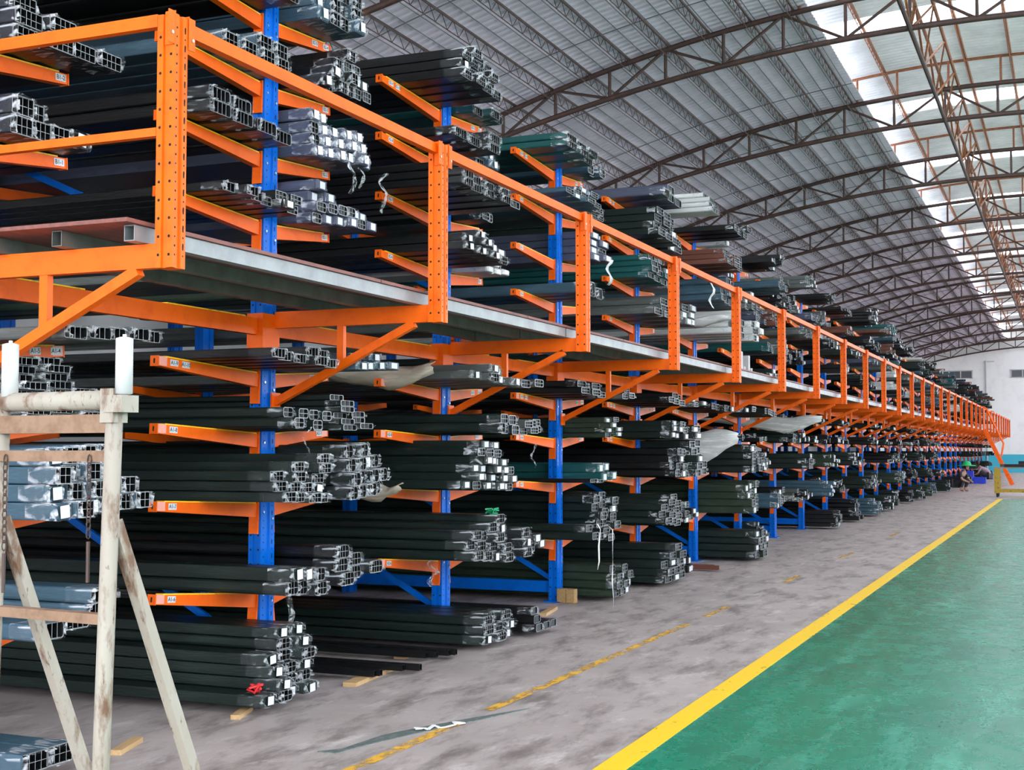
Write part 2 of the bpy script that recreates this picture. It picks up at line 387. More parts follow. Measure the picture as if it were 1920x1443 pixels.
# ------------------------------------------------------------------ cantilever racks
def section(wx, wy, g=.012):
    hx, hy = wx / 2, wy / 2
    # rectangular section with a centred groove in each face
    a = wx * .16; c_ = wy * .16
    return [(-hx, -hy), (-a, -hy), (-a + .004, -hy + g), (a - .004, -hy + g), (a, -hy), (hx, -hy),
            (hx, -c_), (hx - g, -c_ + .004), (hx - g, c_ - .004), (hx, c_), (hx, hy), (-hx, hy)]
def column_mesh(wx, wy, z0, z1, pitch, mm, holes=True):
    b = MB(); b.prism(section(wx, wy), z0, z1)
    if holes:
        z = z0 + .06; hx, hy = wx / 2, wy / 2; k = 0
        while z < z1 - .03:
            for s in (-1, 1):
                b.disc((s * wx * .31, -hy - .0006, z), (0, -1, 0), .0075, 8, 0, 1)
                b.disc((hx + .0006, s * wy * .31, z + pitch * .5), (1, 0, 0), .006, 8, .011 if s > 0 else 0, 1)
                b.disc((hx + .0006, s * wy * .31, z), (1, 0, 0), .005, 6, 0, 1)
            z += pitch; k += 1
    return b.mesh('column', [mm, 'hole'])
ME_COL = column_mesh(.10, .17, 0, 4.84, .1, 'blue')
ME_POST = column_mesh(.098, .10, 2.50, 3.70, .086, 'orange')
ME_RCOL = column_mesh(.10, .17, 0, 4.84, .1, 'blue', False)
def arm_mesh(L):
    """arm along +Y from the column face, top at z=0"""
    b = MB(); w2 = .027; hb, ht = .095, .058
    b.add([(-w2, 0, -hb), (w2, 0, -hb), (w2, 0, 0), (-w2, 0, 0), (-w2, L, -ht), (w2, L, -ht), (w2, L, 0), (-w2, L, 0)],
          [(0, 1, 2, 3), (7, 6, 5, 4), (4, 5, 1, 0), (5, 6, 2, 1), (6, 7, 3, 2), (7, 4, 0, 3)], 0)
    b.box(-w2 - .004, w2 + .004, L - .002, L + .006, -ht - .004, .004, 0)
    b.disc((0, L + .0066, -ht / 2), (0, 1, 0), .007, 8, .010, 1)
    b.box(-.036, .036, -.004, .012, -.21, .02, 0)
    return b.mesh('arm', ['orange', 'hole'])
def strip_mesh(L): b = MB(); b.box(-.029, .029, .03, L - .07, 0, .008); return b.mesh('edge_strip', ['yellow_strip'])
def pinkwrap(L):
    b = MB(); b.box(-.0275, .0285, L - .085, L - .003, -.054, .0015); return b.mesh('clear_tape', ['label_pink'])
LN, LF = 1.105, .745
ARM = {'N': arm_mesh(LN), 'F': arm_mesh(LF)}; STR = {'N': strip_mesh(LN), 'F': strip_mesh(LF)}; PNK = {'N': pinkwrap(LN), 'F': pinkwrap(LF)}
b = MB(); b.box(0, .0015, -.04, .04, -.020, .020); ME_PLATE = b.mesh('label_plate', ['label_white'])
TXT = {}
def text_mesh(t):
    if t in TXT: return TXT[t]
    cu = bpy.data.curves.new('t', 'FONT'); cu.body = t; cu.size = .036; cu.align_x = 'CENTER'; cu.align_y = 'CENTER'; cu.offset = .0006
    o = bpy.data.objects.new('t', cu); COL.objects.link(o); dg = bpy.context.evaluated_depsgraph_get()
    me = bpy.data.meshes.new_from_object(o.evaluated_get(dg)); bpy.data.objects.remove(o); me.materials.clear(); me.materials.append(M['ink']); TXT[t] = me; return me
b = MB()
for z in (.35, 2.9, 4.4): b.bar((-.05, 0, z), (-.05, 0, z + .001), .001, .001)
b = MB(); b.tube([(.05, 0, 0), (.058, 0, 0)], .008, 8); ME_BOLT = b.mesh('bolt', ['bolt'])
def rack(i):
    r = thing('cantilever_rack', ('blue cantilever rack frame with orange arms, %s blue column along the aisle' % ordn(i - 1)) if i else 'cantilever rack with orange arms reaching in from the left photo edge', 'storage rack', (XC, YC(i), 0), 'cantilever racks along the aisle')
    near = i < 9
    inst('column', ME_COL if i < 14 else ME_RCOL, r)
    inst('rear_column', ME_RCOL, r, (-2.58, 0, 0)); inst('rear_column', ME_RCOL, r, (-5.1, 0, 0))
    for li in (1, 2, 3, 4, 6, 7, 8, 9):
        for side in 'NF':
            if i == 0 and side == 'N': pass
            rot = PI if side == 'N' else 0; y = -.085 if side == 'N' else .085
            L = LN if side == 'N' else LF; a = inst('arm', ARM[side], r, (0, y, LV[li] - TILT[li]), (math.atan(TILT[li] / L), 0, rot))
            if i < 20: inst('edge_strip', STR[side], a)
            L = LN if side == 'N' else LF
            if i < 16:
                sx = -1 if side == 'N' else 1      # outward face in arm space
                nos = {1: ['6'], 2: ['7'], 3: ['8'], 4: ['9', '10']} if side == 'N' else {1: ['1'], 2: ['2'], 3: ['3'], 4: ['5', '4']}
                l2 = li if li < 5 else li - 5
                bay = i if side == 'N' else i + 1
                if i == 0: bay = 1 if side == 'F' else 0
                lets = 'A' if li < 5 else 'B'
                if li in (1, 2, 3, 4): lst = nos[li]
                else: lst = {6: ['6'], 7: ['7'], 8: ['8'], 9: ['9', '10']}[li] if side == 'N' else {6: ['1'], 7: ['2'], 8: ['3'], 9: ['5', '4']}[li]
                if li in (3, 4) or li == 1 or li == 2: inst('clear_tape', PNK[side], a)
                for q, s in enumerate(lst):
                    if side == 'N': yy = L - .155 - q * .12
                    else: yy = L - .06 - (len(lst) - 1 - q) * .16
                    if side == 'F' and li in (3,): yy = L - .12
                    p = inst('label_plate', ME_PLATE, a, (sx * .0285, yy, -.028), (0, 0, PI if sx < 0 else 0))
                    if i < 6 and bay > 0:
                        inst('lettering', text_mesh('%s%d-%s' % (lets, bay, s)), p, (.0022, 0, 0), (PI / 2, 0, PI / 2))
            # rear arms
        if i < 12:
            for side, L in (('N', LN), ('F', LF)):
                inst('rear_arm', ARM[side], r, (-2.58, -.085 if side == 'N' else .085, LV[li] - TILT[li]), (math.atan(TILT[li] / L), 0, PI if side == 'N' else 0))
    b = MB(); b.box(-5.05, -.05, -.05, .05, .10, .22); b.build('base_beam', 'blue', r)
    b = MB(); b.box(-5.05, -.05, -.03, .03, 4.5, 4.56) if False else b.bar((-2.53, 0, 1.6), (-.06, 0, .25), .03, .05); b.build('diagonal_brace', 'blue', r)
    b = MB(); b.bar((-2.53, 0, 3.95), (-.06, 0, 2.9), .03, .05); b.build('diagonal_brace', 'blue', r)
    b = MB(); b.box(-.10, .10, -.13, .13, 0, .012); b.build('base_plate', 'blue', r)
    if i < 5:
        for li in (1, 2, 3, 4, 6, 7, 8, 9):
            for s in (-1, 1): inst('bolt', ME_BOLT, r, (0, s * .055, LV[li] - .11 - .05 * (s > 0)))
    return r
for i in range(NR): rack(i)

# ------------------------------------------------------------------ raised walkway with guard rail
W = thing('raised_walkway', 'long raised walkway with orange brackets, plywood deck and guard rail beside the racks', 'walkway', (XO, YP(0), 0))
wy0 = YP(0)
ME = {}
b = MB(); b.box(0, 1.28, -.025, .025, 2.505, 2.62); ME['beam'] = b.mesh('bracket_beam', ['orange'])
b = MB(); b.bar((0, 0, 1.985), (1.09, 0, 2.50), .05, .052); b.box(-.012, .0, -.055, .055, 1.92, 2.05); ME['brace'] = b.mesh('bracket_brace', ['orange'])
b = MB(); b.box(.50, .55, -.02, .02, 2.23, 2.508); ME['strut'] = b.mesh('bracket_strut', ['orange'])
b = MB(); b.box(-.066, .066, -.105, .105, 2.34, 2.60); ME['sleeve'] = b.mesh('column_sleeve', ['orange'])
b = MB(); b.box(-.025, .025, .11, 2.75, 2.45, 2.565); ME['tie'] = b.mesh('tie_beam', ['orange'])
b = MB(); b.box(-.028, .028, 0, .85, 2.565, 2.573); ME['tstrip'] = b.mesh('edge_strip', ['yellow_strip'])
b = MB(); b.box(-.024, .024, .055, 2.805, 3.63, 3.695); ME['rail'] = b.mesh('top_rail', ['orange'])
for s in (-1, 1):
    b = MB()
    b.box(.0, .056, s * .052 - .002, s * .052 + .002, 3.56, 3.71); b.box(.05, .055, min(s * .054, s * .100), max(s * .054, s * .100), 3.55, 3.705)
    b.box(.0, .055, s * .0535 - .0035, s * .0535 + .0035, 3.55, 3.705)
    b.tube([(.053, s * .078, 3.60), (.062, s * .078, 3.60)], .009, 8, 1)
    ME['conn%d' % s] = b.mesh('rail_connector', ['orange', 'bolt'])
px = -.049 # post centre relative to XO
for i in range(NP):
    y = YP(i) - wy0; last = i == NP - 1
    p = inst('post', ME_POST, W, (px, y, 0))
    [inst('rail_connector', ME['conn%d' % s], p, (0, 0, 0)) for s in (-1, 1)]
    inst('bracket_beam', ME['beam'], W, (XC + .066 - XO, y, 0))
    inst('bracket_brace', ME['brace'], W, (XC + .066 - XO, y, 0))
    inst('bracket_strut', ME['strut'], W, (XC + .066 - XO, y, 0))
    inst('column_sleeve', ME['sleeve'], W, (XC - XO, YC(i) - wy0 if i < NR else y, 0))
    if not last:
        inst('top_rail', ME['rail'], W, (px, y, 0))
        t = inst('tie_beam', ME['tie'], W, (XC - XO, YC(i) - wy0, 0)); inst('edge_strip', ME['tstrip'], t, (0, .15, 0)); inst('edge_strip', ME['tstrip'], t, (0, 1.75, 0))
b = MB(); b.box(-1.40, -.10, -.02, .02, 3.645, 3.705); b.build('end_top_rail', 'orange', W, (0, -.03, 0))
b = MB(); b.box(-1.40, -.10, -.02, .02, 3.125, 3.165); b.build('end_mid_rail', 'orange', W, (0, -.03, 0))
b = MB(); b.box(-.05, .05, -.04, .04, 2.5, 3.70); b.build('inner_post', 'orange', W, (-1.44, -.02, 0))
# joists: square steel tubes along the walkway (hollow ends visible)
def htube(w2, h2, L, t=.004):
    b = MB(); b.box(-w2, w2, 0, L, -h2, -h2 + t); b.box(-w2, w2, 0, L, h2 - t, h2); b.box(-w2, -w2 + t, 0, L, -h2 + t, h2 - t); b.box(w2 - t, w2, 0, L, -h2 + t, h2 - t); return b
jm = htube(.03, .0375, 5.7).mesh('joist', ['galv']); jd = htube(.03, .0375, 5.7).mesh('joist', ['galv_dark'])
for k in range(17):
    y = -.12 + 5.72 * k
    if y + 5.7 > YP(NP - 1) - wy0 + .4: break
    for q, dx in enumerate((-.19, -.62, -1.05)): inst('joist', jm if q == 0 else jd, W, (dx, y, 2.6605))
for k in range(38):
    b_ = ME.get('ply')
    if not b_:
        bb = MB(); bb.box(-1.10, -.14, 0, 2.43, 2.7, 2.719); ME['ply'] = bb.mesh('deck_board', ['ply_edge'])
    inst('deck_board', ME['ply'], W, (0, -.2 + 2.44 * k, 0))

# ------------------------------------------------------------------ profile bundles
# every bundle: x of its end face, y0, y1, z0, z1, style, colour, rack, side, level, col, row
B = []
SPEC = [  # rack, side, level, x_end, y0, y1, height, counts, style, colour
 (0,'F',0,-4.75,5.13,5.50,.10,[1,1],'G','slate'),(0,'F',1,-4.72,5.13,5.75,.085,[1,1,2],'S','slate'),(0,'F',2,-4.62,5.13,5.87,.088,[4,4,4,4,2,1],'G','slate'),
 (0,'F',3,-4.85,5.13,5.75,.040,[8,8,4],'S','grey'),(0,'F',4,-4.60,5.13,5.98,.065,[1,1,1,1,1],'S','grey'),
 (0,'F',6,-4.95,5.13,5.78,.10,[2,2,1,1],'G','black'),(0,'F',7,-4.90,5.13,5.95,.085,[3,2,1,1],'G','black'),(0,'F',8,-4.9,5.13,5.9,.09,[2,2,1],'G','black'),(0,'F',9,-4.9,5.13,5.9,.1,[2,2,2],'S','black'),
 (1,'N',0,-4.68,7.02,7.70,.073,[1,4,6,6],'L','green'),(1,'N',1,-4.62,7.25,7.74,.090,[2,2,2],'L','green'),(1,'N',2,-4.60,7.10,7.74,.064,[3,4,2,5],'G','green'),
 (1,'N',3,-4.62,7.25,7.74,.066,[2,2,2,2],'R','green'),(1,'N',4,-4.58,6.95,7.74,.060,[1,1,1,2,2],'G','black'),
 (1,'N',5,-5.0,6.9,7.6,.06,[1,1],'S','grey'),
 (1,'N',6,-4.86,6.90,7.74,.062,[1,1,1,1,2,2],'G','black'),(1,'N',7,-4.9,6.80,7.74,.085,[2,2,1,1],'S','black'),(1,'N',8,-4.95,7.0,7.74,.10,[1,1,2,2],'G','slate'),(1,'N',9,-4.9,6.8,7.74,.1,[2,2,2],'S','black'),
 (1,'F',1,-4.70,8.01,8.62,.092,[3,2,1],'R','black'),(1,'F',2,-4.62,8.01,8.56,.095,[4,4,4,3],'R','green'),(1,'F',3,-4.68,8.01,8.40,.040,[6,3],'S','green'),
 (1,'F',4,-4.60,8.01,8.72,.060,[2,1,2,1],'L','slate'),(1,'F',5,-4.95,8.01,8.55,.10,[2,2],'L','olive'),(1,'F',6,-4.90,8.01,8.82,.075,[4,4,2,2,2,2],'L','violet'),
 (1,'F',7,-4.90,8.01,8.82,.085,[4,4,3,3,3,2],'L','violet'),(1,'F',8,-4.88,8.01,8.78,.085,[1,2,3,4,3,2],'G','black'),(1,'F',9,-4.88,8.01,8.62,.10,[3,3,3,3],'G','slate'),
 (2,'N',0,-4.48,9.95,10.60,.076,[3,3,3],'R','green'),(2,'N',1,-4.48,9.75,10.60,.080,[3,3,4,5],'R','green'),(2,'N',2,-4.46,9.62,10.60,.068,[1,3,5,6,6,4],'L','green'),
 (2,'N',3,-4.42,10.1,10.60,.085,[1,2,2],'R','green'),(2,'N',4,-4.45,9.75,10.60,.07,[1,2,2,1],'L','grey'),
 (2,'F',0,-4.40,10.86,11.35,.07,[3,1,1],'S','black'),(2,'F',1,-4.5,10.86,11.42,.085,[3,2,1],'G','black'),(2,'F',3,-4.5,10.86,11.42,.06,[2,2,2],'G','grey'),(2,'F',4,-4.5,10.86,11.3,.07,[1,1],'R','grey'),(2,'F',2,-4.8,10.86,11.4,.06,[1,1,1],'S','paper'),
 (2,'N',6,-4.50,9.72,10.60,.066,[2,3,2,2],'L','black'),(2,'N',7,-4.44,9.48,10.60,.064,[3,3,2,2,1],'S','black'),(2,'N',8,-4.62,9.8,10.60,.08,[1,1,2],'S','black'),(2,'N',9,-4.60,9.80,10.60,.078,[3,4,4,4],'G','black'),
 (2,'F',5,-4.95,10.86,11.5,.08,[1,2,1],'L','grey'),(2,'F',6,-4.90,10.86,11.52,.055,[2,2,2,1],'L','white'),(2,'F',7,-4.9,10.86,11.2,.08,[1,1],'R','green'),(2,'F',8,-4.95,10.86,11.3,.08,[2,2],'L','slate'),(2,'F',9,-4.95,10.86,11.52,.08,[1,1,1],'S','teal'),
 (3,'F',0,-4.58,13.72,14.3,.085,[4,4,3],'R','olive'),(3,'F',1,-4.77,13.72,14.38,.088,[5,5,4],'R','green'),(3,'F',2,-4.73,13.72,14.1,.095,[2,2],'L','teal'),(3,'F',3,-4.65,13.72,14.1,.052,[4,4],'L','olive'),(3,'N',1,-4.55,12.85,13.46,.075,[2,1,1],'R','green'),(3,'N',2,-4.6,13.0,13.46,.035,[1,1],'S','black'),
 (3,'N',4,-4.58,12.65,13.46,.065,[2,2,1],'R','black'),(3,'N',5,-4.9,12.9,13.4,.07,[1,1],'S','grey'),(3,'N',6,-4.6,12.85,13.46,.12,[1,1,1],'S','slate'),(3,'N',8,-4.66,12.5,13.46,.055,[1,2,3,3],'R','slate'),(3,'N',9,-4.7,12.5,13.46,.07,[2,2,2],'S','teal'),
 (3,'F',4,-4.5,13.72,14.3,.06,[1,2,1],'R','grey'),(3,'F',7,-4.86,13.72,14.3,.08,[4,4],'L','violet'),
 (3,'F',8,-4.9,13.72,14.4,.06,[4,4,2],'R','grey'),(3,'F',9,-4.9,13.72,14.3,.11,[1,1,1],'R','slate'),
 (4,'N',0,-4.5,15.4,16.3,.085,[3,4,5],'G','green'),(4,'N',1,-4.53,15.4,16.3,.078,[3,4,5],'R','green'),(4,'N',2,-4.5,15.7,16.3,.09,[2,4,4],'R','black'),(4,'N',3,-4.5,15.7,16.3,.075,[2,3,3],'L','green'),(4,'N',4,-4.5,15.5,16.3,.07,[1,2,2],'R','black'),
 (4,'N',6,-4.6,15.3,16.3,.08,[1,3,4],'G','grey'),(4,'N',7,-4.7,15.5,16.3,.07,[4,4,2],'S','teal'),(4,'N',8,-4.6,15.4,16.3,.085,[4,4,4],'G','green'),(4,'N',9,-4.5,15.4,16.3,.10,[1,2,1],'S','violet'),
 (4,'F',9,-4.25,16.55,17.1,.06,[4,3,2],'S','white'),(4,'F',2,-4.45,16.55,17.1,.09,[5,5],'G','green'),(4,'F',3,-4.5,16.55,17.2,.08,[2,2],'L','green'),(4,'F',7,-4.8,16.55,17.1,.09,[3,2],'G','grey'),(4,'F',1,-4.6,16.6,17.2,.08,[3,3,1],'R','black'),(4,'F',6,-4.6,16.55,17.2,.09,[3,3],'L','grey'),(4,'F',4,-4.5,16.55,17.2,.06,[2,1,1],'R','grey'),(4,'F',8,-4.8,16.55,17.2,.09,[2,3],'G','black'),
 (5,'N',7,-4.5,18.3,19.1,.09,[2,4,4],'S','slate'),(5,'N',8,-4.4,18.2,19.1,.07,[3,3,3],'G','brown'),(5,'N',9,-4.3,18.3,19.1,.09,[1,1,2],'R','black'),(5,'N',6,-4.4,18.3,19.1,.09,[3,4,3],'S','white'),(5,'F',6,-4.35,19.4,20.1,.1,[3,3,2],'G','white'),(5,'F',7,-4.4,19.4,20.1,.09,[2,3,2],'R','grey'),
 (5,'F',1,-4.4,19.45,20.1,.105,[4,4,4],'G','olive'),(5,'F',2,-4.35,19.45,20.0,.10,[4,4],'R','green'),(5,'F',0,-4.3,19.45,20.3,.10,[4,4,3],'R','green'),
]
ZB = lambda l: LV[l] + (.009 if l not in (0, 5) else (.05 if l == 0 else -.006))
done = set()
def add_pile(i, s, l, xe, y0, y1, h, cnt, st, col, rnd=.05):
    done.add((i, s, l)); n = len(cnt); wd = (y1 - y0) / n
    for c_ in range(n):
        yo = y0 + c_ * wd if s == 'N' else y0 + (c_ + 1) * wd; La = LN if s == 'N' else LF
        z = ZB(l) - TILT[l] * (1 - min(1, (abs(yo - YC(i)) - .085) / La))
        for r_ in range(cnt[c_]):
            hh = h * .985
            st2 = st
            if st in 'GR' and random.random() < .15: st2 = 'L'
            if st == 'L' and random.random() < .18: st2 = 'R'
            B.append(dict(x=xe + random.uniform(-rnd, rnd) - .012 * r_, y0=y0 + c_ * wd + .003, y1=y0 + (c_ + 1) * wd - .003, z0=z, z1=z + hh, st=st2, col=col, i=i, s=s, l=l, c=c_, r=r_, n=n, m=cnt[c_]))
            z += hh + .003
for a in SPEC: add_pile(*a)
rn = random.Random(11)
cols_low = ['green'] * 5 + ['black'] * 4 + ['olive', 'slate', 'grey', 'black']
cols_up = ['black'] * 4 + ['green'] * 2 + ['slate'] * 2 + ['grey'] * 3 + ['teal', 'violet', 'white', 'brown']
for i in range(2, NR):
    for l in range(10):
        for s in 'NF':
            if (i, s, l) in done: continue
            if i < 4 and l in (5,): continue
            if i == 2 or (i == 3 and (l in (0, 3, 5, 7) or s == 'F')): continue
            if s == 'N' and i > 4 and ((l == 0 and rn.random() < .75) or (l in (1, 2) and rn.random() < .45)): continue
            if 17 <= i <= 22 and l in (1, 2, 3, 4): continue
            if l == 5 and rn.random() < .4: continue
            if rn.random() < (.10 if i > 4 else .05): continue
            room = {0: .50, 1: .36, 2: .32, 3: .24, 4: .14, 5: .26, 6: .34, 7: .36, 8: .34, 9: .42}[l]
            if l == 9: room = rn.choice([.12, .2, .3, .42]) if i < 24 else .15
            fr = rn.uniform(.5, 1.0) if l not in (0, 1, 2) else rn.uniform(.75, 1)
            h = rn.uniform(.07, .10); mx = max(1, int(room * fr / h)); n = rn.randint(3, 5)
            ext = rn.uniform(.4, .8) if s == 'F' else rn.uniform(.5, .95)
            cnt = [max(1, mx - rn.choice([0, 0, 0, 1, 2]) ) for _ in range(n)]
            if s == 'N': cnt.sort()
            else: cnt.sort(reverse=True)
            y0, y1 = (YC(i) - .1 - ext, YC(i) - .1) if s == 'N' else (YC(i) + .1, YC(i) + .1 + ext)
            xe = rn.uniform(-4.95, -4.4) if l < 6 else rn.uniform(-4.85, -4.3)
            add_pile(i, s, l, xe, y0, y1, h, cnt, rn.choice('GGRRLLS'), rn.choice(cols_low if l < 6 else cols_up), .07)

def rrect(hw, z0, z1, r, k=3):
    P = []
    for cx_, cz, a0 in ((hw - r, z0 + r, -PI / 2), (hw - r, z1 - r, 0), (-hw + r, z1 - r, PI / 2), (-hw + r, z0 + r, PI)):
        for q in range(k + 1): a = a0 + PI / 2 * q / k; P.append((cx_ + r * math.cos(a), cz + r * math.sin(a)))
    return P
MC = {}
LEN = 6.0
def bundle_meshes(st, wd, h, var):
    key = (st, round(wd, 3), round(h, 3), var)
    if key in MC: return MC[key]
    rr = random.Random(hash((st, round(wd * 1000), var)) % 9999)
    hw = wd / 2; r = {'G': .008, 'R': min(h, wd) * .32, 'L': .007, 'S': min(h, wd) * .22}[st]
    P = rrect(hw, 0, h, r); n = len(P)
    # body: film covered tube with slight sag and lumps, hollow end
    b = MB(); xs = [-LEN, -4.2, -3, -2, -1.2, -.6, -.3, -.12, 0]
    V = []
    for q, x in enumerate(xs):
        s = 1 - .02 * rr.random()
        for (y, z) in P: V.append((x, y * s, h / 2 + (z - h / 2) * s))
    F = [(q * n + k, q * n + (k + 1) % n, (q + 1) * n + (k + 1) % n, (q + 1) * n + k) for q in range(len(xs) - 1) for k in range(n)]
    F.append(tuple(range(n))[::-1]); b.add(V, F, 0)
    m0 = len(xs) - 1
    inner = [(0 if 0 else -.001, y * .955, h / 2 + (z - h / 2) * .93) for y, z in P]
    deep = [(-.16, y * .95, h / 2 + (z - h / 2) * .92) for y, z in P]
    ring = [(0, y, z) for y, z in P]
    if st == 'L':
        b.add([(.0, y, z) for y, z in P] + [(.012, y * .82, h / 2 + (z - h / 2) * .8) for y, z in P], [(k, (k + 1) % n, n + (k + 1) % n, n + k) for k in range(n)] + [tuple(range(n, 2 * n))], 2)
    else:
        b.add(ring + inner, [(k, (k + 1) % n, n + (k + 1) % n, n + k) for k in range(n)], 2)
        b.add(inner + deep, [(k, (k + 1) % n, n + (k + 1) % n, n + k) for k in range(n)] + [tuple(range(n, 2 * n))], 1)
    body = b
    g = None
    if st != 'L':
        g = MB(); t = .0011
        ny = max(2, round(wd / .042)); nz = max(1, round(h / .042)) if st != 'S' else 1
        iw = hw * .95; z0, z1 = h * .04, h * .96
        e = .0 if st == 'G' else -.004
        for k in range(ny + 1):
            y = -iw + 2 * iw * k / ny; inset = (r * .8 if (k in (0, ny) and st in 'RS') else 0)
            if st in 'RS' and k in (0, ny): continue
            dd = rr.uniform(-.006, .002); g.box(-.15, e + dd, y - t, y + t, z0 + inset, z1 - inset); g.box(e + dd, e + dd + .0015, y - t, y + t, z0 + inset, z1 - inset, 1)
        for k in range(nz + 1):
            z = z0 + (z1 - z0) * k / nz
            ins = r * .8 if k in (0, nz) else 0
            dd = rr.uniform(-.006, .002); g.box(-.15, e + dd, -iw + ins, iw - ins, z - t, z + t); g.box(e + dd, e + dd + .0015, -iw + ins, iw - ins, z - t, z + t, 1)
    # crumpled film sleeve over the end
    c_ = MB(); V = []; N2 = 20; PP = rrect(hw, 0, h, max(r, .012), 4); N2 = len(PP)
    rings = [(-.17, 1.004, 0), (-.13, 1.02, .0015), (-.07, 1.025, .003), (-.02, 1.03, .004), (.014, .99, .008), (.026, .88, .012)]
    for x, s, j in rings:
        for (y, z) in PP:
            yy = y * s + rr.uniform(-j, j); zz = h / 2 + (z - h / 2) * s + rr.uniform(-j, j)
            V.append((x + rr.uniform(-j, j) * 1.2, max(-hw - .0025, min(hw + .0025, yy)), max(-.001, min(h + .002, zz))))
    F = [(q * N2 + k, q * N2 + (k + 1) % N2, (q + 1) * N2 + (k + 1) % N2, (q + 1) * N2 + k) for q in range(len(rings) - 1) for k in range(N2)]
    c_.add(V, F)
    lb = None
    if st == 'L':
        lb = MB(); a = rr.uniform(-.12, .12); lw = min(.032, hw * .62); lh = min(.034, h * .36); cy, cz = rr.uniform(-.2, .2) * hw * .5, h / 2
        vs = []
        for xx in (.026, .0275):
            for sy, sz in ((-1, -1), (1, -1), (1, 1), (-1, 1)):
                y, z = sy * lw, sz * lh; vs.append((xx, cy + y * math.cos(a) - z * math.sin(a), cz + y * math.sin(a) + z * math.cos(a)))
        lb.add(vs, [(0, 1, 2, 3)[::-1], (4, 5, 6, 7), (0, 1, 5, 4), (1, 2, 6, 5), (2, 3, 7, 6), (3, 0, 4, 7)])
    MC[key] = (body, g, c_, lb); return MC[key]
MM = {}
def get_me(kind, key, mbx, mats):
    k = (kind, key, tuple(mats))
    if k not in MM: MM[k] = mbx.mesh(kind, mats)
    return MM[k]
def score(d): return (d['y1'] - d['y0']) * (d['z1'] - d['z0']) / (d['y0'] ** 2 + d['x'] ** 2)
order = sorted(range(len(B)), key=lambda k: -score(B[k]))
NIND = 300
ind = set(order[:NIND])
LOOKC = {'green': 'dark green', 'slate': 'blue-grey', 'violet': 'grey-violet', 'teal': 'teal', 'black': 'black', 'grey': 'grey', 'white': 'white', 'brown': 'brown', 'paper': 'paper-wrapped', 'olive': 'olive green'}
LOOKS = {'G': 'open-ended', 'R': 'round-ended', 'L': 'labelled', 'S': 'flat'}
LVN = ['on the floor', 'lowest arm', 'second arm', 'third arm', 'fourth arm', 'walkway level', 'first upper arm', 'second upper arm', 'third upper arm', 'top arm']
def label_of(d):
    rw = 'alone' if d['m'] == 1 else ('bottom' if d['r'] == 0 else ('top' if d['r'] == d['m'] - 1 else ONES[d['r']]))
    wh = 'at left photo edge' if d['i'] == 0 else '%s of %s blue column' % ('left' if d['s'] == 'N' else 'right', ordn(d['i'] - 1))
    return '%s %s bundle, %s in %s stack, %s, %s' % (LOOKC[d['col']], LOOKS[d['st']], rw, ONES[d['c']], LVN[d['l']], wh)
stuff = MB(); SM = ['cell_dark', 'cut_metal', 'film_clear', 'label_white'] + ['film_' + k for k in FILM]
SI = {k: 4 + q for q, k in enumerate(FILM)}
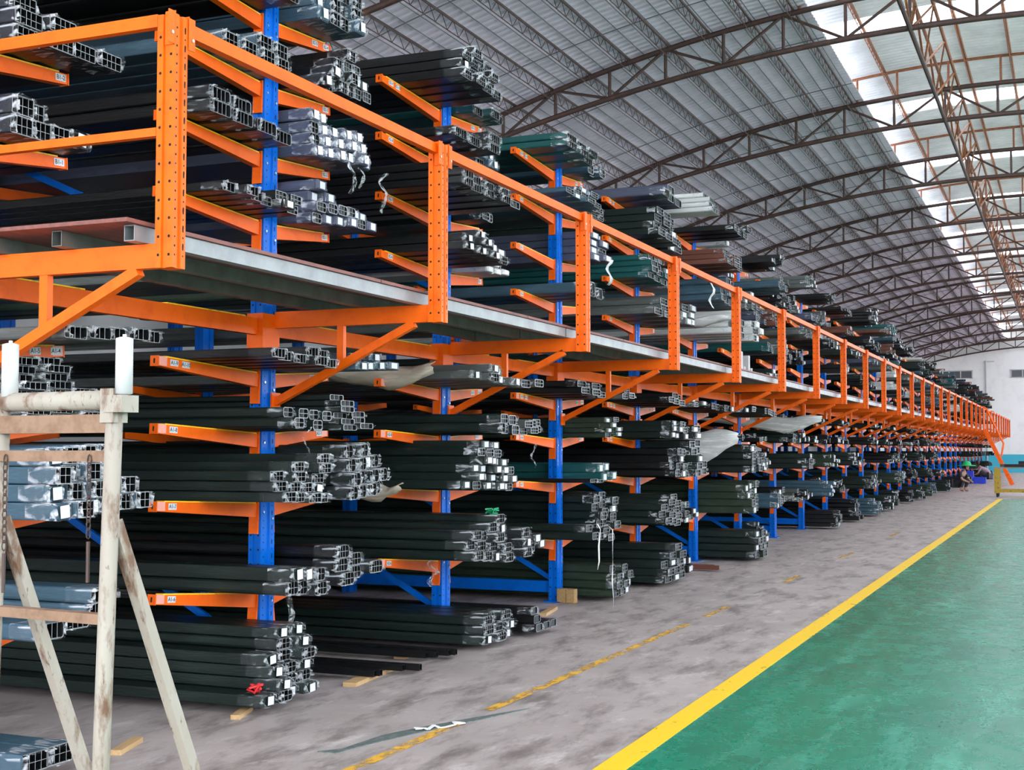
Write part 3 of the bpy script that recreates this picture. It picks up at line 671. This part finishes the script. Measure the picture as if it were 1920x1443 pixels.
for k, d in enumerate(B):
    wd = d['y1'] - d['y0']; h = d['z1'] - d['z0']; yc = (d['y0'] + d['y1']) / 2
    if k in ind:
        var = random.randint(0, 2); key = (d['st'], round(wd, 3), round(h, 3), var)
        body, g, c_, lb = bundle_meshes(d['st'], wd, h, var)
        o = thing('profile_bundle', label_of(d), 'wrapped profiles', (d['x'], yc, d['z0']), 'wrapped bundles of metal profiles')
        inst('profiles', get_me('profiles', key, body, ['film_' + d['col'], 'cell_dark', 'cut_metal' if d['st'] != 'L' else 'film_' + d['col']]), o)
        if g: inst('tube_walls', get_me('tube_walls', key, g, ['film_black', 'cut_bright']), o)
        inst('plastic_film', get_me('plastic_film', key, c_, ['film_clear']), o)
        if lb: inst('paper_label', get_me('paper_label', key, lb, ['label_white']), o)
    else:
        x, y0, y1, z0, z1 = d['x'], d['y0'], d['y1'], d['z0'], d['z1']; e = min(h, wd) * (.18 if d['st'] in 'RS' else .08); ci = SI[d['col']]
        P = [(y0 + e, z0), (y1 - e, z0), (y1, z0 + e), (y1, z1 - e), (y1 - e, z1), (y0 + e, z1), (y0, z1 - e), (y0, z0 + e)]
        P2 = [(yc + (y - yc) * .88, (z0 + z1) / 2 + (z - (z0 + z1) / 2) * .84) for y, z in P]
        stuff.add([(x - LEN, y, z) for y, z in P] + [(x, y, z) for y, z in P], [(q, (q + 1) % 8, 8 + (q + 1) % 8, 8 + q) for q in range(8)], ci)
        if d['st'] == 'L':
            stuff.add([(x, y, z) for y, z in P] + [(x + .015, y, z) for y, z in P2], [(q, (q + 1) % 8, 8 + (q + 1) % 8, 8 + q) for q in range(8)] + [tuple(range(8, 16))], ci)
            a, c2 = wd * .26, h * .34; zc = (z0 + z1) / 2; stuff.box(x + .016, x + .018, yc - a, yc + a, zc - c2, zc + c2, 3)
        else:
            stuff.add([(x, y, z) for y, z in P] + [(x, y, z) for y, z in P2], [(q, (q + 1) % 8, 8 + (q + 1) % 8, 8 + q) for q in range(8)], 1)
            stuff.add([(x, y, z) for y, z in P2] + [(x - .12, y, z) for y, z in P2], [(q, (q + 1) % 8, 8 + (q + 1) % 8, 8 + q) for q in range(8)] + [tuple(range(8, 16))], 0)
            if d['i'] < 14:
                ny = 3 if wd > .12 else 2
                for q in range(1, ny): yy = y0 + wd * q / ny; stuff.box(x - .1, x, yy - .0018, yy + .0018, z0 + h * .08, z1 - h * .08, 1)
                if d['st'] != 'S': zz = (z0 + z1) / 2; stuff.box(x - .1, x, y0 + wd * .06, y1 - wd * .06, zz - .0018, zz + .0018, 1)
        if d['i'] < 18 and (d['c'] + d['r'] + d['i']) % 3:
            j = lambda a: random.uniform(-a, a)
            stuff.add([(x - .13, y, z) for y, z in P] + [(x - .03 + j(.01), y + (.004 if y > yc else -.004), z + j(.002)) for y, z in P] + [(x + .02 + j(.012), yc + (y - yc) * .92 + j(.006), (z0 + z1) / 2 + (z - (z0 + z1) / 2) * .9 + j(.006)) for y, z in P],
                      [(w_ * 8 + q, w_ * 8 + (q + 1) % 8, w_ * 8 + 8 + (q + 1) % 8, w_ * 8 + 8 + q) for w_ in range(2) for q in range(8)], 2)
so = stuff.build('profile_bundles', SM)
tag(so, 'mass of wrapped metal profile bundles filling the racks farther down the aisle', 'wrapped profiles', kind='stuff')
print('BUNDLES', len(B), 'individual', len(ind))

# ---- loose things on the floor and hanging from the racks
def hollow_bar(w2, h2, L, mm, t=.004):
    b = MB(); b.box(-L, 0, -w2, w2, 0, t); b.box(-L, 0, -w2, w2, h2 - t, h2); b.box(-L, 0, -w2, -w2 + t, t, h2 - t); b.box(-L, 0, w2 - t, w2, t, h2 - t); b.box(-L, -.12, -w2 + t, w2 - t, t, h2 - t, 1)
    return b.mesh('steel_bar', [mm, 'cell_dark'])
hb = hollow_bar(.022, .045, 5.6, 'film_black')
for k, (x, y, z, nm) in enumerate(((-4.62, 8.42, .03, 'front of the near pair'), (-4.60, 8.47, .03, 'rear of the near pair'), (-4.55, 8.72, .03, 'third from the camera'), (-4.44, 8.78, .03, 'outermost of the near set'),
                                (-4.66, 9.32, .03, 'front one of the far set'), (-4.60, 9.38, .03, 'second of the far set'), (-4.55, 9.5, .03, 'third of the far set'), (-4.52, 9.56, .03, 'last of the far set'))):
    o = inst('steel_bar', hb, None, (x, y, z)); tag(o, 'loose black square steel bar on the floor, ' + nm, 'steel bar', 'loose black bars on the floor')
rb = hollow_bar(.03, .06, 5.6, 'film_brown')
for k, (x, y, z) in enumerate(((-4.45, 18.95, .02), (-4.42, 19.05 + .02, .02))):
    tag(inst('steel_bar', rb, None, (x - (.12 * k), 17.75 + .09 * k, z)), 'reddish brown steel bar on the floor beside the fifth rack, %s one' % ('front' if k == 0 else 'rear'), 'steel bar', 'reddish brown bars on the floor')
def plank(loc, L, w_, h, rz, label, m='wood'):
    b = MB(); b.box(-L / 2, L / 2, -w_ / 2, w_ / 2, 0, h); o = b.build('wooden_batten', m, None, loc); o.rotation_euler = (0, 0, rz); return tag(o, label, 'wooden batten', 'wooden battens on the floor')
plank((-4.80, 7.03, 0), .30, .06, .028, 1.9, 'short wooden batten poking out below the nearest floor stack')
plank((-4.85, 6.0, 0), .34, .06, .028, 1.9, 'wooden batten on the floor behind the scaffold legs')
plank((-4.72, 8.52, 0), .1, .75, .028, .12, 'pale wooden batten lying under the black steel bars')
plank((-4.95, 9.62, 0), .1, .5, .028, .1, 'wooden batten behind the far black steel bars')
plank((-4.92, 12.6, 0), .62, .07, .03, 1.75, 'long pale batten on the floor left of the brick blocks')
plank((-5.9, 11.6, 0), .7, .07, .03, 1.7, 'pale batten deep under the second rack')
for k, x in enumerate((-5.11, -5.006)):
    b = MB(); b.box(-.05, .05, -.05, .05, 0, .15); o = b.build('brick_block', 'brick', None, (x, 13.50, 0)); tag(o, 'tan porous brick block standing beside the third blue column, %s one' % ('left' if k == 0 else 'right'), 'brick', 'tan brick blocks')
    bv = o.modifiers.new('b', 'BEVEL'); bv.width = .006; bv.segments = 2
# floor tape
b = MB(); pts = [(-3.83, 6.33), (-3.74, 6.44), (-3.70, 6.85), (-3.58, 7.15), (-3.42, 7.5), (-3.22, 7.9), (-3.25, 7.8), (-3.40, 7.35), (-3.55, 6.95), (-3.66, 6.6), (-3.72, 6.33)]
b.prism([(x, y) for x, y in pts], 0.0, .005); tag(b.build('floor_tape', 'tape_grey'), 'dark grey strip of tape lying across the worn yellow line', 'tape')
b = MB(); rr = random.Random(5)
pp = [(-3.58 + .012 * k + rr.uniform(-.035, .035), 6.98 + .022 * k + rr.uniform(-.04, .04), .008 + rr.uniform(0, .012)) for k in range(16)]
for k in range(15): b.bar(pp[k], pp[k + 1], .022, .004)
tag(b.build('plastic_scrap', 'cloth_white'), 'crumpled white plastic scrap on the tape strip on the floor', 'plastic scrap')

def ribbon(name, pts, wdt, m, label, cat, wd_dir=(0, 1, 0), group=None):
    b = MB(); d = Vector(wd_dir); V = []
    for k, p in enumerate(pts):
        p = Vector(p); j = .004 * math.sin(k * 2.3)
        for s in (-1, 1): V.append(p + d * wdt / 2 * s + Vector((j * s, 0, 0)))
    b.add(V, [(2 * k, 2 * k + 1, 2 * k + 3, 2 * k + 2) for k in range(len(pts) - 1)])
    o = b.build(name, m, smooth=True); sm = o.modifiers.new('s', 'SOLIDIFY'); sm.thickness = .002
    return tag(o, label, cat, group)
def hang(x, y, z, L, wdt, label, m='film_clear'):
    rr = random.Random(int(x * 77 + y * 131)); pts = [(x + .03 * math.sin(k * 1.1 + y), y + .02 * math.cos(k * 1.7), z - L * k / 8) for k in range(9)]
    return ribbon('plastic_strip', pts, wdt, m, label, 'plastic strip', group='plastic strips hanging from the racks')
hang(-4.9, 7.72, .80, .34, .07, 'clear torn plastic strip hanging beside the nearest blue column, lowest arm')
hang(-4.58, 7.4, 1.80, .20, .02, 'thin plastic strip hanging below the third arm of the nearest blue column')
hang(-4.62, 8.05, 3.75, .30, .05, 'clear plastic strip hanging over the label arm above the walkway, left one')
hang(-4.66, 8.25, 3.75, .22, .04, 'clear plastic strip hanging above the walkway, middle one')
hang(-4.75, 8.75, 3.74, .30, .05, 'clear plastic strip hanging above the walkway, right one')
hang(-4.9, 9.9, .74, .22, .12, 'pinkish plastic rag hanging under the lowest arm of the second rack', 'label_pink' if False else 'film_clear')
hang(-5.15, 12.75, 1.72, .26, .06, 'pale plastic strip hanging under the third arm of the third rack')
hang(-4.7, 13.9, 3.76, .28, .09, 'white plastic strip hanging above the walkway by the third rack', 'cloth_white')
hang(-4.3, 16.9, 3.9, .40, .10, 'white plastic strip hanging above the walkway beside the fifth post', 'cloth_white')
# white strap over the green bundles of the third rack
ribbon('white_strap', [(-4.62, 13.05, .84), (-4.50, 13.0, .86), (-4.44, 13.05, .87), (-4.41, 13.12, .82), (-4.42, 13.15, .7), (-4.41, 13.12, .5), (-4.43, 13.16, .3), (-4.41, 13.14, .1), (-4.40, 13.1, .01)], .012, 'cloth_white', 'thin white strap hanging to the floor in front of the brick blocks', 'strap')
ribbon('white_strap', [(-4.60, 12.98, .87), (-4.50, 12.90, .89), (-4.44, 12.82, .84), (-4.44, 12.77, .68), (-4.43, 12.75, .52), (-4.44, 12.73, .44)], .035, 'cloth_white', 'short wide white strap drooping left of the thin one', 'strap')
# big paper and plastic wraps
def wrap_sheet(x0, x1, y, z, drop, m, label):
    b = MB(); nx, nz = 14, 5; V = []; rr = random.Random(int(y * 10))
    for a in range(nx + 1):
        for c_ in range(nz + 1):
            t = c_ / nz; x = x0 + (x1 - x0) * a / nx; fr = a / nx
            V.append((x + rr.uniform(-.02, .02), y - .05 * math.sin(t * PI) + rr.uniform(-.012, .012), z + .05 - t * drop * ((.15 + 1.05 * fr / .75) if fr < .75 else 1.2 - 3.2 * (fr - .75)) + .03 * math.sin(fr * 17 + y) * (1 - t) + rr.uniform(-.01, .01)))
    n = nz + 1
    b.add(V, [(a * n + c_, a * n + c_ + 1, (a + 1) * n + c_ + 1, (a + 1) * n + c_) for a in range(nx) for c_ in range(nz)])
    o = b.build('wrapping_sheet', m, smooth=True); sm = o.modifiers.new('s', 'SOLIDIFY'); sm.thickness = .003
    return tag(o, label, 'wrapping sheet')
wrap_sheet(-6.2, -4.75, 9.62, 2.30, .18, 'film_paper', 'brown paper wrap sagging over the fourth arm of the second rack')
wrap_sheet(-5.6, -4.7, 8.98, 1.34, .12, 'film_paper', 'cream paper-wrapped roll on the arm between the first two lower bays')
wrap_sheet(-6.4, -4.25, 18.1, 1.86, .40, 'film_white', 'large white sheet hanging from the third arm beside the fifth rack')
wrap_sheet(-6.4, -4.1, 23.9, 2.20, .26, 'film_white', 'white plastic sheet hanging from the fourth arm beside the seventh rack')
wrap_sheet(-6.0, -4.35, 18.0, 3.46, .14, 'film_white', 'white sheet draped over profiles above the walkway at the fifth rack')
# green net and red ribbon
b = MB(); rr = random.Random(3)
p = [(-4.62 + rr.uniform(-.06, .06), 10.46 + rr.uniform(-.06, .06), 1.098 + rr.uniform(0, .05)) for _ in range(26)]
b.tube(p, .008, 5); tag(b.build('green_twine', 'green_net'), 'tangle of green twine on the lower stack of the second rack', 'twine')
b = MB(); p = [(-4.74 + rr.uniform(-.05, .05), 7.1 + rr.uniform(-.06, .06), .134 + rr.uniform(0, .05)) for _ in range(14)]
b.tube(p, .009, 5); tag(b.build('red_ribbon', 'red'), 'tangled red ribbon on the nearest floor stack', 'ribbon')
# white fittings on the walkway
for k, (y, hgt) in enumerate(((18.6, .33), (19.05, .30))):
    b = MB(); b.box(-.09, .09, -.10, .10, 0, .02); b.box(-.05, .05, -.05, .05, .02, hgt); b.box(-.06, .07, .05, .12, .02, .12); tag(b.build('white_bracket', 'roller_white', None, (-4.35, y, 2.719)), 'white plastic bracket standing on the walkway deck, %s one' % ('left' if k == 0 else 'right'), 'bracket', 'white brackets on the deck')

# ------------------------------------------------------------------ foreground trolley frame
ft = thing('trolley_frame', 'rusty cream-painted A-frame trolley with two upright white rollers in the left foreground', 'trolley', (-2.60, 3.14, 0), rz=math.atan2(.046, -.482))
# local +x runs away along the frame towards the left of the photo, local y across
SEP = .475
def part(name, fn, m, sm=False):
    b = MB(); fn(b); return b.build(name, m, ft, smooth=sm)
for x in (0, SEP): part('upright', lambda b: b.tube([(x + .055, 0, .08), (x, 0, 1.80)], .0255, 14), 'paint_cream', True)
part('top_pipe', lambda b: b.tube([(-.005, 0, 1.797), (SEP + .25, 0, 1.797)], .030, 14), 'paint_cream', True)
part('top_corner', lambda b: (b.box(-.022, .03, -.03, .03, 1.73, 1.83), b.box(-.06, .01, -.035, .035, 1.76, 1.81)), 'paint_cream')
part('crossbar', lambda b: b.box(-.01, SEP + .2, -.022, .022, 1.70, 1.755), 'paint_rust')
part('crossbar', lambda b: b.box(0.02, SEP, -.02, .02, 1.615, 1.648), 'paint_rust')
part('crossbar', lambda b: b.box(0.02, SEP, -.02, .02, 1.138, 1.168), 'paint_rust')
part('crossbar', lambda b: b.box(0.02, SEP, -.02, .02, .30, .34), 'paint_rust')
for x in (-.035, SEP - .03):
    def rol(b): b.tube([(x, 0, 1.81), (x, 0, 1.815), (x, 0, 1.978), (x, 0, 1.982)], [.012, .0255, .0255, .012], 20); b.tube([(x, 0, 1.978), (x, 0, 1.99)], .006, 8)
    part('roller', rol, 'roller_white', True)
for x in (0, SEP):
    part('support_leg', lambda b: b.bar((x + .015, -.02, 1.44), (x - .17, -.46, .02), .034, .034, up=(1, 0, 0)), 'paint_cream')
part('base_bar', lambda b: b.box(0, SEP, -.03, .03, .08, .13), 'paint_cream')
for x in (0, SEP):
    part('base_bar', lambda b: b.box(x - .025, x + .025, -.55, .3, .05, .10) if False else b.bar((x + .1, .3, .075), (x - .17, -.49, .075), .05, .05), 'paint_cream')
    for dx, y in ((.09, .27), (-.16, -.46)):
        part('caster', lambda b: (b.tube([(x + dx - .012, y, .03), (x + dx + .012, y, .03)], .03, 12)), 'rubber', True)
# chains hanging
def chain(b, x, z0, n):
    for k in range(n):
        z = z0 - k * .024
        a = [(x + (.008 * math.cos(t) if k % 2 == 0 else 0), .024 + (0 if k % 2 == 0 else .008 * math.cos(t)), z + .016 * math.sin(t)) for t in [q * PI / 4 for q in range(9)]]
        b.tube(a, .0022, 5, cap=False)
    b.tube([(x, .024, z0 - n * .024), (x, .024, z0 - n * .024 - .12)], .006, 6)
part('chain', lambda b: chain(b, SEP - .045, 1.62, 12), 'rust'); part('chain', lambda b: chain(b, .075, 1.62, 10), 'rust')

# ------------------------------------------------------------------ stair at the far end
st = thing('steel_stair', 'orange steel stair leading down from the far end of the walkway', 'stair', (-3.25, 66.6, 0))
for s in (0, .7):
    b = MB(); b.bar((-.55, s, 2.62), (.65, s, .0), .05, .16); b.build('stringer', 'orange', st)
    b = MB(); b.tube([(-.58, s, 3.7), (-.45, s, 3.6), (.28, s, 1.95), (.18, s, 1.35)], .028, 8); b.tube([(-.58, s, 2.5), (-.58, s, 3.7)], .028, 8); b.build('handrail', 'orange', st)
for k in range(9):
    t = (k + .5) / 9; b = MB(); b.box(-.55 + 1.2 * t - .07, -.55 + 1.2 * t + .07, 0, .7, 2.62 * (1 - t) - .01, 2.62 * (1 - t) + .01); b.build('tread', 'orange', st)

# ------------------------------------------------------------------ yellow cart with profiles
ct = thing('yellow_cart', 'yellow scuffed steel cart carrying profiles at the end of the green floor', 'cart', (-2.42, 49.3, 0))
for (x, y) in ((0, 0), (0, .75), (2.6, 0), (2.6, .75)):
    b = MB(); b.box(x - .09, x + .09, y - .09, y + .09, .14, 1.0); b.build('leg', 'yellow_cart', ct)
    b = MB(); b.tube([(x - .03, y, .065), (x + .03, y, .065)], .065, 12); b.box(x - .04, x + .04, y - .04, y + .04, .08, .14); b.build('caster', 'rubber', ct)
for y in (0, .75):
    b = MB(); b.box(0, 2.6, y - .04, y + .04, .17, .27); b.build('lower_rail', 'yellow_cart', ct)
    b = MB(); b.box(-.12, 2.7, y - .04, y + .04, 1.0, 1.05); b.build('top_rail', 'galv', ct)
b = MB(); b.box(-.05, .05, 0, .75, .17, .27); b.build('lower_rail', 'yellow_cart', ct)
b = MB(); b.tube([(.9, .3, .33), (2.6, .3, .33)], .06, 10); tag(b.build('teal_roll', 'film_teal', None, (-2.42, 49.3, 0)), 'teal wrapped roll lying on the lower rails of the yellow cart', 'roll')
for k, (y, z, c_, x0) in enumerate(((.0, 1.052, 'black', .25), (.22, 1.052, 'grey', .1), (.44, 1.052, 'black', .45), (.3, 1.155, 'black', .7))):
    b = MB(); b.box(x0, 3.2, y - .09, y + .09, z, z + .10); tag(b.build('aluminium_profile', 'film_' + c_, None, (-2.42, 49.3, 0)), '%s profile bundle lying on the yellow cart, %s' % (LOOKC[c_], ['front one', 'second from the front', 'rear one', 'topmost of the load'][k]), 'profile', 'profiles on the yellow cart')

# ------------------------------------------------------------------ people and crates far down the aisle
def skin_body(name, verts, edges, radii, parent, m, sub=2):
    me = bpy.data.meshes.new(name); me.from_pydata([Vector(v) for v in verts], edges, []); me.materials.append(M[m])
    o = inst(name, me, parent); md = o.modifiers.new('skin', 'SKIN'); 
    for k, r in enumerate(radii):
        sv = me.skin_vertices[0].data[k] if me.skin_vertices else None
        if sv: sv.radius = (r, r) if not isinstance(r, tuple) else r
    if me.skin_vertices: me.skin_vertices[0].data[0].use_root = True
    ss = o.modifiers.new('sub', 'SUBSURF'); ss.levels = sub; ss.render_levels = sub
    for p_ in me.polygons: p_.use_smooth = True
    md.use_smooth_shade = True
    return o
def person(loc, rz, shirt, pants, label, hat=None, lean=.25):
    p = thing('person', label, 'person', loc, rz=rz)
    # squatting, facing +x
    hp = (-.12, 0, .34); ch = (.06 + lean * .3, 0, .68); nk = (.10 + lean * .5, 0, .84); hd = (.14 + lean * .6, 0, .98)
    V = [hp, (-.02, 0, .52), ch, nk]; E = [(0, 1), (1, 2), (2, 3)]; R = [(.10, .10), (.09, .09), (.10, .10), .055]
    def add(pts, rs, root):
        last = root
        for q, r in zip(pts, rs): V.append(q); R.append(r); E.append((last, len(V) - 1)); last = len(V) - 1
    for s in (-1, 1):
        add([(ch[0], s * .19, .72), (ch[0] + .10, s * .24, .48), (ch[0] + .30, s * .14, .38), (ch[0] + .38, s * .12, .36)], [.06, .045, .036, .03], 2)
        add([(-.08, s * .12, .32), (.30, s * .17, .46), (.12, s * .15, .08), (.14, s * .15, .04), (.30, s * .16, .035)], [.10, .07, .045, .04, .035], 0)
    skin_body('body', V, E, R, p, 'skin')
    V2 = [hp, (-.02, 0, .52), ch]; E2 = [(0, 1), (1, 2)]; R2 = [(.155, .175), (.145, .175), (.155, .20)]
    for s in (-1, 1):
        V2 += [(ch[0], s * .19, .72), (ch[0] + .08, s * .235, .53)]; k = len(V2); E2 += [(2, k - 2), (k - 2, k - 1)]; R2 += [.072, .06]
    skin_body('shirt', V2, E2, R2, p, shirt)
    V3 = [(-.14, 0, .33)]; E3 = []; R3 = [(.17, .185)]
    for s in (-1, 1):
        V3 += [(-.08, s * .12, .32), (.30, s * .17, .465), (.14, s * .15, .14)]; k = len(V3); E3 += [(0, k - 3), (k - 3, k - 2), (k - 2, k - 1)]; R3 += [.115, .082, .06]
    skin_body('trousers', V3, E3, R3, p, pants)
    b = bmesh.new(); bmesh.ops.create_uvsphere(b, u_segments=16, v_segments=12, radius=.1)
    for v in b.verts:
        v.co.z *= 1.2; v.co.y *= .85
        if v.co.x > .05 and v.co.z < -.05: v.co.x *= .9
        if v.co.x > .08 and abs(v.co.y) < .03 and -.03 < v.co.z < .03: v.co.x += .02
    me = bpy.data.meshes.new('head'); b.to_mesh(me); b.free(); me.materials.append(M['skin']); ho = inst('head', me, p, hd)
    b = bmesh.new(); bmesh.ops.create_uvsphere(b, u_segments=16, v_segments=12, radius=.112)
    for v in b.verts:
        v.co.z *= 1.15
        if v.co.x > .03: v.co.x = .03 + (v.co.x - .03) * .2
        v.co.x -= .015; v.co.z += .015
    me = bpy.data.meshes.new('hair'); b.to_mesh(me); b.free(); me.materials.append(M['hair']); inst('hair', me, p, hd)
    if hat:
        b = MB(); b.tube([(0, 0, .03), (0, 0, .05), (0, 0, .07), (0, 0, .20), (0, 0, .22)], [.34, .35, .18, .14, .06], 20)
        b.build('sun_hat', hat, p, hd, smooth=True)
    return p
person((-4.15, 55.9, 0), -.5, 'cloth_dark', 'cloth_dark', 'squatting person in dark clothes and wide green hat beside the racks', 'hat_green', .3)
person((-4.05, 72.5, 0), 2.8, 'cloth_pink', 'cloth_dark', 'crouching person in a pinkish shirt turned to the racks behind blue crates', None, .6)
for k, (x, y, hgt, wx) in enumerate(((-4.72, 68.6, .62, .55), (-4.15, 68.7, .32, .55))):
    b = MB(); t = .02; b.box(-wx / 2, wx / 2, -.22, .22, 0, t)
    b.box(-wx / 2, wx / 2, -.22, -.22 + t, t, hgt); b.box(-wx / 2, wx / 2, .22 - t, .22, t, hgt); b.box(-wx / 2, -wx / 2 + t, -.2, .2, t, hgt); b.box(wx / 2 - t, wx / 2, -.2, .2, t, hgt)
    b.box(-wx / 2 - .015, wx / 2 + .015, -.235, -.22, hgt - .03, hgt); tag(b.build('plastic_crate', 'crate_blue', None, (x, y, 0)), '%s blue plastic crate on the floor near the crouching person' % ('tall' if k == 0 else 'low'), 'crate', 'blue plastic crates')
